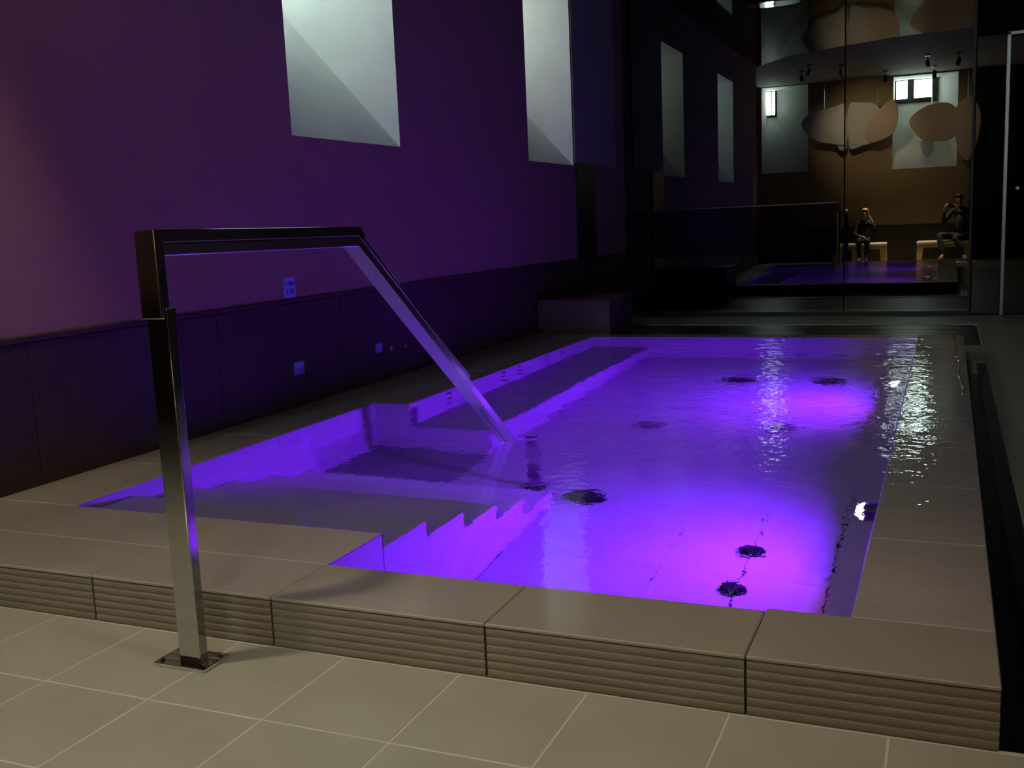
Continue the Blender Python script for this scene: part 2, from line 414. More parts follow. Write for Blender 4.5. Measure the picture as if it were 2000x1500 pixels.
struct(quad_mesh('ceiling_rear', [[(a[0], YBK-.8, CEIL), (b[0], YBK-.8, CEIL), (b[0], b[1], CEIL), (a[0], a[1], CEIL)] for a, b in zip(edge[:-1], edge[1:])] +
    [[(a[0], a[1], CEIL), (b[0], b[1], CEIL), (b[0], b[1], CEIL+.06), (a[0], a[1], CEIL+.06)] for a, b in zip(edge[:-1], edge[1:])], m_ceil_matt))
struct(quad_mesh('wall_far', [rect_y(XW-.1, XRW+.1, -.1, CEIL+.1, YG+1.15)], m_black))

# ================================================================== POOL
pool = empty('swimming_pool', (-1.7, 5.5, 0))
tag(pool, 'raised beige-tiled plunge pool with corner stairs and a flush wet kerb', 'pool')
P0 = pool.location
# shells behind the tiles (grout and concrete)
bm = bmesh.new()
t = 0.012
add_box(bm, (XW+.003, YF+.014, 0), (XR-.010, YI-t, HT-.002)); add_box(bm, (XI+t, YI-t, 0), (XR-.010, YO-.014, HT-.002))
add_box(bm, (XW+.003, YB+t, 0), (XI+t, YO-.014, HT-.002)); add_box(bm, (XW+.003, YI-t, 0), (XA-t, YA, HT-.002)); add_box(bm, (XW+.003, YA+.006, 0), (XJ-t, YB+t, HT-.002))
add_box(bm, (XA-t, YI-t, 0), (XS-.006, YP-t, HT-.002))
bmesh.ops.translate(bm, verts=bm.verts, vec=-P0); link('kerb_core', bm, m_dark_grout, pool)
bm = bmesh.new()
add_box(bm, (XA-.1, YI-.1, FL-.1), (XI+.1, YB+.1, FL-.004))                       # bottom
add_box(bm, (XI+.004, YI-.1, FL), (XI+.1, YB+.1, 0.0)); add_box(bm, (XS, YI-.1, FL), (XI+.1, YI-.004, 0.0))
add_box(bm, (XJ-.1, YB+.004, FL), (XI+.1, YB+.1, 0.0)); add_box(bm, (XJ-.2, YA+.006, FL), (XJ-.004, YB+.1, 0.0))
add_box(bm, (XA-.1, YP-.1, FL), (XA-.004, YA+.1, 0.0)); add_box(bm, (XA, YA+.006, FL), (XJ, YA+.1, 0.0))
bmesh.ops.translate(bm, verts=bm.verts, vec=-P0); link('basin_shell', bm, m_basin_grout, pool)
# coping tiles
JX, JS = -1.735, 0.661
def cope(x0, x1, y0, y1, mat=m_wet, bev=0.003): tile('coping_tile', x0, x1, y0, y1, HC+random.uniform(-.0003, 0), mat, pool, 0.002, HC-HT, bev)
xs = cuts(XW, XR, JX, JS)
for a, b in zip(xs[:-1], xs[1:]):
    if b >= XR-1e-6:      # corner piece joins the right-hand kerb at its rear joint
        cope(a, b, YF, 2.560)
    else: cope(a, b, YF, YI)
xs = cuts(XW, XS, -2.388, JS)
for a, b in zip(xs[:-1], xs[1:]): cope(a, b, YI, YP)
ys = cuts(2.560, YO, 2.560, 0.672)
for a, b in zip(ys[:-1], ys[1:]): cope(XI, XR, a, b, m_wet_r)
xs = cuts(XW, XI, JX, JS)
for a, b in zip(xs[:-1], xs[1:]): cope(a, b, YB, YO)
ys = cuts(YP, YA, YP, JS)
for a, b in zip(ys[:-1], ys[1:]): cope(XW, XA, a, b)
ys = cuts(YA, YB, YA, JS)
for a, b in zip(ys[:-1], ys[1:]): cope(XW, XJ, a, b)
# ribbed riser tiles: one profile, six ribs, swept along the tile
def riser_mesh(L):
    bm = bmesh.new(); H = HT-.003; n = 6; prof = [(0.012, -0.002)]
    for k in range(n):
        z0 = 0.001+H*k/n; z1 = 0.001+H*(k+1)/n; r = (z1-z0)
        prof += [(0.0035, z0+r*.04), (0.0008, z0+r*.22), (0.0, z0+r*.5), (0.0006, z0+r*.80), (0.0030, z0+r*.97)]
    prof += [(0.012, 0.001+H)]
    A = [bm.verts.new((-L/2, y, z)) for y, z in prof]; B = [bm.verts.new((L/2, y, z)) for y, z in prof]
    for i in range(len(prof)-1): bm.faces.new((A[i], B[i], B[i+1], A[i+1]))
    bm.faces.new(A); bm.faces.new(B[::-1]); bm.faces.new((A[0], A[-1], B[-1], B[0]))
    return bm
_rm = {}
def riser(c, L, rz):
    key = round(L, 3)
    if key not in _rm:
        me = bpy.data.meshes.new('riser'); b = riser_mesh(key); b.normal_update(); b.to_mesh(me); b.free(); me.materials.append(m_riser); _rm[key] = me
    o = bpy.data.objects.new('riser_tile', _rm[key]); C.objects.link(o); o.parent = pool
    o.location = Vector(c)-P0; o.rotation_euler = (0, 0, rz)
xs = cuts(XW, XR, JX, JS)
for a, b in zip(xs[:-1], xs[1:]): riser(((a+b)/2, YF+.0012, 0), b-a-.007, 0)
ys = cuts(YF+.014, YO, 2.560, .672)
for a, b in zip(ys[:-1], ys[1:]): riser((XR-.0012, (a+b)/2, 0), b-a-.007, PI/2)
# basin floor tiles
xs = [-2.36, -1.73, -1.055, -.725, -.3925, XI]; ys = cuts(YI, YB, 2.56, 0.661)
for a, b in zip(xs[:-1], xs[1:]):
    for c, d in zip(ys[:-1], ys[1:]):
        if a < XS-.02 and d < 4.45: continue
        tile('pool_floor_tile', a, b, max(c, YI), d, FL, m_basin, pool, 0.0012, 0.004, .0002)
# basin wall tiles
def wall_tiles(u0, u1, v0, v1, pos, plane, us, su=.661, sv=.283):
    U = cuts(u0, u1, us, su); V = cuts(v0, v1, v1, -sv) if False else [v0 + (v1-v0)*i/max(1, round((v1-v0)/sv)) for i in range(max(1, round((v1-v0)/sv))+1)]
    for a, b in zip(U[:-1], U[1:]):
        for c, d in zip(V[:-1], V[1:]):
            tile('pool_wall_tile', a, b, c, d, pos, m_basin, pool, 0.0015, 0.004, .0005, plane)
wall_tiles(YI, YB, FL, HT-.002, XI, '-x', 2.56)
wall_tiles(XS, XI, FL, HT-.002, YI, '+y', JX)
wall_tiles(XJ, XI, FL, HT-.002, YB, '-y', JX)
wall_tiles(YA, YB, FL, HT-.002, XJ, '+x', YA)
wall_tiles(YP, YA, FL, HT-.002, XA, '+x', YP)
wall_tiles(XA, XJ, FL, HT-.002, YA, '-y', XA)
# stairs: five treads down from the platform
TR = [(-0.012, 2.872), (-0.195, 3.180), (-0.392, 3.490), (-0.590, 3.805), (-0.790, 4.110)]; YE = 4.425
for k, (z, y0) in enumerate(TR):
    y1 = TR[k+1][1] if k < 4 else YE
    st = box('step', (XA-.004, y0-.02, FL-.004), (XS-.004, y1, z-.010), m_basin, pool)
    for a, b in ((XA, -2.388), (-2.388, XS)):
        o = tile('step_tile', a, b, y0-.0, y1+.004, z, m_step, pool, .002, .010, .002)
box('step_side', (XS-.004, YI, FL), (XS, YE, -.79), m_basin, pool)
bm = bmesh.new()
for k, (z, y0) in enumerate(TR):
    y1 = TR[k+1][1] if k < 4 else YE
    add_box(bm, (XS-.004, y0, -.79), (XS, y1, z-.002))
add_box(bm, (XS-.004, YI, -.79), (XS, YP, HT-.002))
add_box(bm, (XA, YP-.004, FL), (XS, YP, HT-.002))
bmesh.ops.translate(bm, verts=bm.verts, vec=-P0); link('stair_cheek', bm, m_basin, pool)
# submerged bench below the jets
XBN, ZBN = -2.36, -0.48
box('bench_core', (XJ-.004, YA, FL-.004), (XBN-.004, YB+.004, ZBN-.010), m_basin_grout, pool)
ys = cuts(YA, YB, YA, JS)
for a, b in zip(ys[:-1], ys[1:]):
    tile('bench_tile', XJ, XBN, a, b, ZBN, m_basin, pool, .003, .010, .002)
    tile('bench_tile', a, b, FL, ZBN-.010, XBN, m_basin, pool, .003, .004, .0008, '+x')
box('bench_end', (XJ, YA-.004, FL), (XBN, YA, ZBN-.010), m_basin, pool)
# jets: domed chrome nozzles, three high
def nozzle(r):
    bm = bmesh.new()
    cyl(bm, (0, 0, 0), (0, 0, .006), r, r*.94, 18); cyl(bm, (0, 0, .006), (0, 0, .016), r*.62, r*.40, 14)
    bmesh.ops.create_uvsphere(bm, u_segments=10, v_segments=6, radius=r*.36, matrix=Matrix.Translation((0, 0, .016)))
    me = bpy.data.meshes.new('nozzle'); bm.normal_update(); bm.to_mesh(me); bm.free(); me.materials.append(m_chrome)
    for p in me.polygons: p.use_smooth = len(p.vertices) < 5
    return me
nz = nozzle(0.038)
for y in (5.66, 5.97, 6.53, 6.82, 7.38, 7.72):
    for z in (0.03, -0.13, -0.30):
        o = bpy.data.objects.new('jet_nozzle', nz); C.objects.link(o); o.parent = pool; o.rotation_euler = (0, PI/2, 0)
        o.location = Vector((XJ, y, z))-P0
for x in (-1.478, -1.10, -0.79):
    o = bpy.data.objects.new('jet_nozzle', nozzle(0.05)); C.objects.link(o); o.parent = pool; o.rotation_euler = (PI/2, 0, 0)
    o.location = Vector((x, YB, -0.80))-P0
# floor inlets / drain covers, slotted dark domes
def cover(r):
    bm = bmesh.new(); cyl(bm, (0, 0, 0), (0, 0, .008), r, r*.97, 28); cyl(bm, (0, 0, .008), (0, 0, .020), r*.80, r*.55, 24)
    for k in range(12):
        a = k*PI/6; c, s = math.cos(a), math.sin(a)
        b2 = bmesh.new(); add_box(b2, (r*.30, -r*.03, .010), (r*.92, r*.03, .022)); bmesh.ops.rotate(b2, verts=b2.verts, cent=(0, 0, 0), matrix=Matrix.Rotation(a, 3, 'Z'))
        me = bpy.data.meshes.new('t'); b2.to_mesh(me); b2.free(); bm.from_mesh(me)
    return bm
for (x, y, r) in ((-0.735, 3.765, .056), (-0.725, 4.125, .056), (-1.60, 4.58, .10), (-1.40, 7.50, .13), (-0.76, 7.52, .13), (-0.87, 6.07, .09), (-1.66, 6.0, .09)):
    link('drain_cover', cover(r), m_inlet if r == .09 else m_darksteel, pool, Vector((x, y, FL))-P0)
# worn dark grout lines on the basin floor, broken and uneven
for (x0, ya, yb, den) in ((-.3925, 2.56, 4.95, 1.0), (-.725, 3.0, 4.6, .55), (-1.055, 3.6, 4.5, .3)):
    bm = bmesh.new(); y = ya
    while y < yb:
        L = random.uniform(.03, .10)
        if random.random() < den*.92:
            w = random.uniform(.0012, .0045)*(.5+.5*den); j = [random.uniform(-.003, .003) for _ in range(4)]
            bm.faces.new([bm.verts.new(v) for v in ((x0-w+j[0], y, FL+.0008), (x0+w+j[0], y, FL+.0008), (x0+w+j[1], y+L, FL+.0008), (x0-w+j[1], y+L, FL+.0008))])
        y += L*.98
    bmesh.ops.translate(bm, verts=bm.verts, vec=-P0); link('grout_line', bm, m_inkgrout, pool)
# bead of water standing along the right kerb edge
bm = bmesh.new(); n = 90; prev = None
for i in range(n+1):
    y = 5.9+(YO-5.9)*i/n; x = XR-.040+.006*math.sin(i*.21)+.002*math.sin(i*1.1)-.03*(i/n); r = .0030+.0008*math.sin(i*.9)
    ring = [bm.verts.new((x+r*1.8*math.cos(a), y, HC+r*max(0, math.sin(a)))) for a in (0, PI/4, PI/2, 3*PI/4, PI)]
    if prev:
        for k in range(4): bm.faces.new((prev[k], prev[k+1], ring[k+1], ring[k]))
    prev = ring
bmesh.ops.translate(bm, verts=bm.verts, vec=-P0)
tag(link('water_bead', bm, m_beadw, pool, smooth=True), label='thin raised bead of water along the kerb')

# the water
bm = bmesh.new()
e = .0005
out = [(XI-e, YI+e), (XI-e, YB-e), (XJ+e, YB-e), (XJ+e, YA-e), (XA+e, YA-e), (XA+e, YP+e), (XS+e, YP+e), (XS+e, YI+e)]
bm.faces.new([bm.verts.new((x, y, WL)) for x, y in out])
tag(link('pool_water', bm, m_water), 'rippled violet-lit water filling the tiled pool to its rim', 'water', kind='stuff')

# pool lamps: chrome collar, ring and glowing domed lens
def dome(r, h, n=24, m=6):
    bm = bmesh.new(); prev = None
    for j in range(m+1):
        a = j/m*PI/2; rr = r*math.cos(a); z = h*math.sin(a)
        if j == m: ring = [bm.verts.new((0, 0, z))]
        else: ring = [bm.verts.new((rr*math.cos(2*PI*i/n), rr*math.sin(2*PI*i/n), z)) for i in range(n)]
        if prev:
            for i in range(n):
                if j == m: bm.faces.new((prev[i], prev[(i+1) % n], ring[0]))
                else: bm.faces.new((prev[i], prev[(i+1) % n], ring[(i+1) % n], ring[i]))
        prev = ring
    return bm
for i, (ly, lz) in enumerate(LAMPS):
    L = empty('pool_lamp', (XI, ly, lz)); L.rotation_euler = (0, -PI/2, 0)
    tag(L, ['glowing domed pool lamp on the right basin wall, nearer the camera', 'glowing domed pool lamp on the right basin wall, farther one near the glints'][i], 'lamp', 'underwater pool lamps')
    bm = bmesh.new(); cyl(bm, (0, 0, 0), (0, 0, .012), .105, .100, 32); cyl(bm, (0, 0, .012), (0, 0, .062), .084, .078, 32)
    link('collar', bm, m_darksteel, L)
    bm = bmesh.new(); cyl(bm, (0, 0, .062), (0, 0, .072), .086, .086, 32, True)
    for k in range(6): cyl(bm, (.092*math.cos(k*PI/3), .092*math.sin(k*PI/3), .010), (.092*math.cos(k*PI/3), .092*math.sin(k*PI/3), .018), .006, .006, 8)
    link('clamp_ring', bm, m_chrome, L)
    link('lens', dome(.074, .034), m_lens, L, (0, 0, .072), smooth=True)

# ================================================================== HANDRAIL
HR = empty('handrail', (-1.89, 2.10, 0))
tag(HR, 'square steel handrail rising from the front floor and sloping down into the pool', 'handrail')
H0 = HR.location
def sweep(path, hw, th, xc):
    """flat bar of width 2*hw along X and thickness th, mitred along a path in the YZ plane"""
    bm = bmesh.new(); prev = None; n = len(path)
    pts = [Vector(p) for p in path]
    for i, p in enumerate(pts):
        d0 = (pts[i]-pts[i-1]).normalized() if i else (pts[1]-pts[0]).normalized()
        d1 = (pts[i+1]-pts[i]).normalized() if i < n-1 else d0
        t = (d0+d1).normalized(); nrm = Vector((-t.y, t.x)); k = 1/max(.3, math.cos(d0.angle(d1)/2)) if i and i < n-1 else 1
        a = p+nrm*th/2*k; b = p-nrm*th/2*k
        ring = [bm.verts.new((xc-hw, a.x, a.y)), bm.verts.new((xc+hw, a.x, a.y)), bm.verts.new((xc+hw, b.x, b.y)), bm.verts.new((xc-hw, b.x, b.y))]
        if prev:
            for j in range(4): bm.faces.new((prev[j], prev[(j+1) % 4], ring[(j+1) % 4], ring[j]))
        else: bm.faces.new(ring[::-1])
        prev = ring
    bm.faces.new(prev)
    bmesh.ops.recalc_face_normals(bm, faces=bm.faces)
    return bm
def rail(name, path, hw, th, xc, mat=m_steel, bev=.003):
    bm = sweep(path, hw, th, xc)
    bmesh.ops.bevel(bm, geom=list(bm.edges), offset=bev, segments=2, profile=.5, affect='EDGES')
    bmesh.ops.translate(bm, verts=bm.verts, vec=-H0); return link(name, bm, mat, HR)
bm = bmesh.new(); add_box(bm, (-1.982, 2.042, 0.0), (-1.810, 2.150, .011), .002, 2); bmesh.ops.translate(bm, verts=bm.verts, vec=-H0)
link('base_plate', bm, m_chrome, HR)
for (x, y) in ((-1.965, 2.060), (-1.828, 2.060), (-1.828, 2.134), (-1.965, 2.134)):
    bm = bmesh.new(); cyl(bm, (0, 0, .011), (0, 0, .017), .007, .007, 6); cyl(bm, (0, 0, .017), (0, 0, .020), .004, .003, 10)
    link('bolt', bm, m_chrome, HR, Vector((x, y, 0))-H0)
box('post', (-1.917, 2.072, .010), (-1.847, 2.107, .976), m_steel, HR, .003, 2)
rail('top_rail', [(2.0825, .948), (2.0825, 1.160), (3.062, 1.150), (3.090, 1.1285)], .0335, .034, -1.8935)
rail('cover_bar', [(3.060, 1.1435), (3.88, .519)], .0335, .013, -1.8935, bev=.002)
rail('lower_rail', [(2.1005, 1.1255), (3.0565, 1.1155), (4.600, -.060)], .0335, .0335, -1.8935, m_steel_b)
rail('groove', [(3.060, 1.0955), (4.580, -.0640)], .0022, .004, -1.8935, m_darksteel, .0005)
rail('underwater_post', [(4.622, -.035), (4.640, -.5), (4.655, FL)], .030, .034, -1.8935)
bm = bmesh.new(); add_box(bm, (-1.95, 4.60, FL), (-1.84, 4.71, FL+.01), .002, 1); bmesh.ops.translate(bm, verts=bm.verts, vec=-H0)
link('foot_plate', bm, m_chrome, HR)

# ================================================================== THINGS ON THE LEFT WALL
def text(name, s, size, mat, parent, loc, rot):
    c = bpy.data.curves.new(name, 'FONT'); c.body = s; c.size = size; c.extrude = .0006; c.align_x = 'CENTER'; c.align_y = 'CENTER'; c.offset = .0006
    c.materials.append(mat); q = bpy.data.objects.new(name, c); C.objects.link(q); me = bpy.data.meshes.new_from_object(q.evaluated_get(bpy.context.evaluated_depsgraph_get())); bpy.data.objects.remove(q)
    o = bpy.data.objects.new(name, me); C.objects.link(o); o.parent = parent; o.location = loc; o.rotation_euler = rot; return o
sg = empty('depth_sign', (XW+.0015, 4.978, .844)); tag(sg, 'small square blue-white depth sign on the wall above the dark panelling', 'sign')
bm = bmesh.new(); add_box(bm, (0, -.056, -.058), (.004, .056, .062), .001, 1); link('sign_plate', bm, m_sign, sg)
text('lettering', '1.10m', .040, m_ink, sg, (.0046, 0, .026), (PI/2, 0, PI/2))
text('lettering', '3.7ft', .044, m_ink, sg, (.0046, 0, -.022), (PI/2, 0, PI/2))
for i, (y, z, w, h, lab) in enumerate(((5.0, .372, .106, .075, 'small bluish button plate on the dark panelling below the depth sign'), (5.93, .372, .085, .06, 'dim bluish button plate on the dark panelling beside two metal buttons'))):
    pl = empty('button_plate', (XW+.0102, y, z)); tag(pl, lab, 'switch', 'wall button plates')
    bm = bmesh.new(); add_box(bm, (0, -w/2, -h/2), (.006, w/2, h/2), .0015, 2); link('plate', bm, m_plate, pl)
    bm = bmesh.new(); add_box(bm, (.006, -w*.42, 0), (.008, w*.42, h*.40), .001, 1); link('label_strip', bm, m_sign, pl)
    bm = bmesh.new(); cyl(bm, (.006, .0, -h*.25), (.012, .0, -h*.25), .007, .006, 14); link('button', bm, m_chrome, pl)
for i, y in enumerate((6.09, 6.297)):
    pl = empty('wall_button', (XW+.0102, y, .348 if i == 0 else .338)); tag(pl, ['tiny metal wall button, nearer of two on the dark panelling', 'tiny metal wall button, farther of two on the dark panelling'][i], 'switch', 'metal wall buttons')
    bm = bmesh.new(); cyl(bm, (0, 0, 0), (.004, 0, 0), .016, .015, 20); link('rosette', bm, m_chrome, pl)
    bm = bmesh.new(); cyl(bm, (.004, 0, 0), (.010, 0, 0), .008, .007, 14); link('button', bm, m_chrome, pl)
# plinth at the far left corner
pl = empty('corner_plinth', (-3.16, 9.15, 0)); tag(pl, 'low reddish-brown tiled block in the far left corner behind the pool', 'plinth')
box('plinth_body', (XW+.03, 8.80, 0), (-2.80, 9.52, .435), m_plinth, pl, .003, 1)
box('plinth_top', (XW+.03, 8.79, .437), (-2.79, 9.53, .452), m_plinth, pl, .003, 1)

# ================================================================== GLASS PARTITION
gp = empty('glass_partition', (-1.6, YG, 0)); tag(gp, 'floor-to-ceiling smoked glass partition mirroring the room behind the pool', 'partition')
box('glass_pane', (XW, YG, .05), (-1.062, YG+.012, CEIL), m_glass, gp)
box('glass_pane', (-1.052, YG, .05), (.190, YG+.012, CEIL), m_glass, gp)
box('floor_channel', (XW, YG-.01, 0), (.19, YG+.03, .05), m_black, gp)
box('joint', (-1.064, YG-.004, .05), (-1.050, YG+.016, CEIL), m_joint, gp)
b = box('side_jamb', (.190, YG-.02, 0), (.215, YG+.04, CEIL), m_frame, gp, .002, 1)
bd = box('dark_band', (XW+.02, YG-.012, .69), (-1.11, YG-.002, 1.235), m_band, gp, .002, 1)
o = box('band_trim', (XW+.02, YG-.018, 1.235), (-1.11, YG-.002, 1.247), m_darksteel, gp, .002, 1)
hd = empty('pull_handle', (-1.12, YG-.04, .85)); hd.parent = gp; hd.location = Vector((-1.12, YG-.05, .85))-gp.location
bm = bmesh.new(); cyl(bm, (0, 0, -.28), (0, 0, .28), .012, .012, 14); cyl(bm, (0, 0, -.2), (0, .05, -.2), .008, .008, 10); cyl(bm, (0, 0, .2), (0, .05, .2), .008, .008, 10)
link('grip', bm, m_darksteel, hd)
# door to the right of the glass
dr = empty('door_1', (.86, YG, 0)); struct(dr)
D0 = dr.location
box('door_leaf', (.225, YG+.002, .02), (.492, YG+.014, 2.83), m_glass, dr)
box('door_leaf', (.535, YG+.002, .02), (XRW, YG+.014, 2.80), m_glass, dr)
bm = bmesh.new(); add_box(bm, (.495, YG-.02, 0), (.532, YG+.03, 2.845), .004, 2); add_box(bm, (.495, YG-.02, 2.815), (XRW, YG+.03, 2.85), .004, 2)
bmesh.ops.translate(bm, verts=bm.verts, vec=-D0); link('door_frame', bm, m_alu, dr)
bm = bmesh.new(); cyl(bm, (.63, YG-.012, 1.30), (.63, YG+.004, 1.30), .018, .018, 16); bmesh.ops.translate(bm, verts=bm.verts, vec=-D0); link('lock', bm, m_alu, dr)
struct(box('trim_5', (.215, YG-.03, 2.85), (XRW, YG+.05, CEIL), m_joint))

# ================================================================== CEILING FITTINGS
for i, (p, t, w, c) in enumerate(SPOTS):
    so = empty('ceiling_spotlight', (p[0], p[1], CEIL-.001))
    tag(so, ['black ceiling spotlight left of the others, aimed at the handrail', 'black ceiling spotlight nearest the pool, over its right corner',
             'black ceiling spotlight above the stool where the girl sits', 'black ceiling spotlight above the stool where the photographer sits', 'added black ceiling spotlight brightening the petal cluster above the girl', 'added black ceiling spotlight brightening the petal cluster above the photographer', 'black ceiling spotlight aimed at the near end of the left wall'][i], 'spotlight', 'black ceiling spotlights')
    bm = bmesh.new(); cyl(bm, (0, 0, 0), (0, 0, -.02), .05, .05, 20); cyl(bm, (0, 0, -.02), (0, 0, -.09), .008, .008, 8); link('ceiling_rose', bm, m_black, so)
    q = (Vector(t)-Vector(p)).to_track_quat('-Z', 'Y').to_matrix().to_4x4()
    bm = bmesh.new(); cyl(bm, (0, 0, .05), (0, 0, -.085), .036, .042, 20, False); cyl(bm, (0, 0, .05), (0, 0, .055), .036, .03, 20)
    cyl(bm, (0, 0, -.085), (0, 0, -.089), .045, .045, 20, False)
    h = link('lamp_head', bm, m_black, so, (0, 0, -.10-.04)); h.rotation_euler = q.to_euler()
    bm = bmesh.new(); cyl(bm, (0, 0, -.060), (0, 0, -.062), .033, .033, 20)
    l = link('lens', bm, m_spotlens, h)
dm = empty('ceiling_mirror', (-2.24, 8.90, CEIL-.04)); dm.rotation_euler = (math.radians(-4.8), 0, 0); tag(dm, 'round mirrored disc fixed to the glossy black ceiling', 'mirror')
bm = bmesh.new(); cyl(bm, (0, 0, -.022), (0, 0, 0), .355, .36, 48); bmesh.ops.recalc_face_normals(bm, faces=bm.faces); link('disc', bm, m_chrome, dm)
bm = bmesh.new(); cyl(bm, (0, 0, -.03), (0, 0, -.022), .02, .02, 16); link('centre_cap', bm, m_black, dm)

# ================================================================== PETAL PANELS AGAINST THE BACK WALL
def petal(name, pts, mat, parent, y, th=.035):
    """closed smooth outline through pts (x, z), thick rounded plate"""
    n = len(pts); out = []
    for i in range(n):
        p0, p1, p2, p3 = [Vector(pts[(i+k-1) % n]) for k in range(4)]
        for s in range(8):
            t = s/8
            out.append(.5*((2*p1)+(-p0+p2)*t+(2*p0-5*p1+4*p2-p3)*t*t+(-p0+3*p1-3*p2+p3)*t**3))
    cx = sum(v.x for v in out)/len(out); cz = sum(v.y for v in out)/len(out)
    bm = bmesh.new()
    rings = []
    for (k, yy) in ((.94, -th/2), (.985, -th*.35), (1, 0), (.985, th*.35), (.94, th/2)):
        rings.append([bm.verts.new((cx+(v.x-cx)*k, y+yy, cz+(v.y-cz)*k)) for v in out])
    m = len(out)
    for A, B in zip(rings[:-1], rings[1:]):
        for i in range(m): bm.faces.new((A[i], A[(i+1) % m], B[(i+1) % m], B[i]))
    for R, s in ((rings[0], -1), (rings[-1], 1)):
        c = bm.verts.new((cx, y+s*(th/2+.02), cz))
        for i in range(m): bm.faces.new((R[i], R[(i+1) % m], c) if s > 0 else (R[(i+1) % m], R[i], c))
    bmesh.ops.recalc_face_normals(bm, faces=bm.faces)
    bmesh.ops.translate(bm, verts=bm.verts, vec=-parent.location)
    o = link(name, bm, mat, parent, smooth=True); return o
YC = -.60
pa = empty('petal_panel', (-2.1, YC, 2.5)); tag(pa, 'hanging cluster of overlapping cream petals seen mirrored above the girl', 'wall decoration', 'petal clusters')
petal('petal', [(-3.10, 3.06), (-2.95, 3.30), (-2.72, 3.36), (-2.40, 3.42), (-2.17, 3.45), (-2.12, 3.0), (-2.14, 2.60), (-2.45, 2.62), (-2.80, 2.72)], m_petal, pa, YC)
petal('petal', [(-2.10, 3.42), (-1.80, 3.47), (-1.52, 3.40), (-1.40, 3.15), (-1.45, 2.80), (-1.60, 2.58), (-1.95, 2.56), (-2.10, 2.70)], m_petal, pa, YC-.05)
tag(petal('petal', [(-1.50, 3.22), (-1.30, 3.42), (-1.15, 3.45), (-1.06, 3.20), (-1.15, 2.78), (-1.50, 2.60), (-1.68, 2.64), (-1.70, 2.95)], m_petal2, pa, YC+.05), 'rightmost petal with warm light put into its colour')
petal('petal', [(-2.36, 2.66), (-2.15, 2.70), (-2.13, 2.52), (-2.26, 2.47)], m_petal3, pa, YC-.06)
petal('petal', [(-2.08, 2.66), (-1.75, 2.72), (-1.62, 2.62), (-1.95, 2.49), (-2.06, 2.50)], m_petal3, pa, YC-.07)
bm = bmesh.new()
for x in (-2.6, -1.5): cyl(bm, (x, YC, 3.35), (x, YC, CEIL), .003, .003, 6)
bmesh.ops.translate(bm, verts=bm.verts, vec=-pa.location); link('hanging_wire', bm, m_steel, pa)
pb = empty('petal_panel', (-.1, YC, 2.5)); tag(pb, 'hanging cluster of brown-lit petals seen mirrored above the photographer', 'wall decoration', 'petal clusters')
petal('petal', [(-.85, 2.98), (-.60, 3.24), (-.25, 3.33), (.02, 3.25), (.15, 2.95), (.05, 2.60), (-.25, 2.52), (-.60, 2.60)], m_petal2, pb, YC)
petal('petal', [(.02, 3.10), (.22, 3.34), (.42, 3.36), (.56, 3.0), (.50, 2.45), (.34, 2.10), (.18, 2.22), (.05, 2.65)], m_petal2, pb, YC+.05)
petal('petal', [(-.60, 2.56), (-.37, 2.56), (-.38, 2.30), (-.48, 2.20), (-.57, 2.32)], m_petal3, pb, YC-.05)
bm = bmesh.new()
for x in (-.4, .3): cyl(bm, (x, YC, 3.28), (x, YC, CEIL), .003, .003, 6)
bmesh.ops.translate(bm, verts=bm.verts, vec=-pb.location); link('hanging_wire', bm, m_steel, pb)

# ================================================================== STOOLS
def stool(name, x0, x1, y0, y1, label):
    s = empty(name, ((x0+x1)/2, (y0+y1)/2, 0)); tag(s, label, 'stool', 'cushioned wooden stools')
    w = (x1-x0)/2; d = (y1-y0)/2; H = .40
    for sx in (-1, 1):          # slab legs, flaring a little to the floor
        bm = bmesh.new()
        xi, xo = w-.085, w
        vs = [bm.verts.new((sx*x, y, z)) for (x, z) in ((xi-.005, 0), (xo+.012, 0), (xo, H-.10), (xi-.04, H-.10)) for y in (-d, d)]
        for f in ((0, 2, 3, 1), (2, 4, 5, 3), (4, 6, 7, 5), (6, 0, 1, 7), (0, 6, 4, 2), (1, 3, 5, 7)): bm.faces.new([vs[i] for i in f])
        bmesh.ops.recalc_face_normals(bm, faces=bm.faces); bmesh.ops.bevel(bm, geom=list(bm.edges), offset=.008, segments=2, affect='EDGES')
        link('leg', bm, m_wood, s)
    bm = bmesh.new(); add_box(bm, (-w, -d, H-.102), (w, d, H-.035), .008, 2); link('apron', bm, m_wood, s)
    bm = bmesh.new(); add_box(bm, (-w-.012, -d-.01, H-.037), (w+.012, d+.01, H+.030), .028, 4); link('cushion', bm, m_cush, s, smooth=True)
    return s
ST = -.1
stool('stool', -2.27, -1.84, ST-.22, ST+.2, 'cream-cushioned wooden stool, leftmost, half hidden by the glass handle')
stool('stool', -1.76, -1.25, ST-.22, ST+.2, 'cream-cushioned wooden stool the girl sits on')
stool('stool', -.63, .42, ST-.42, ST+.0, 'long cream-cushioned wooden stool under the photographer')

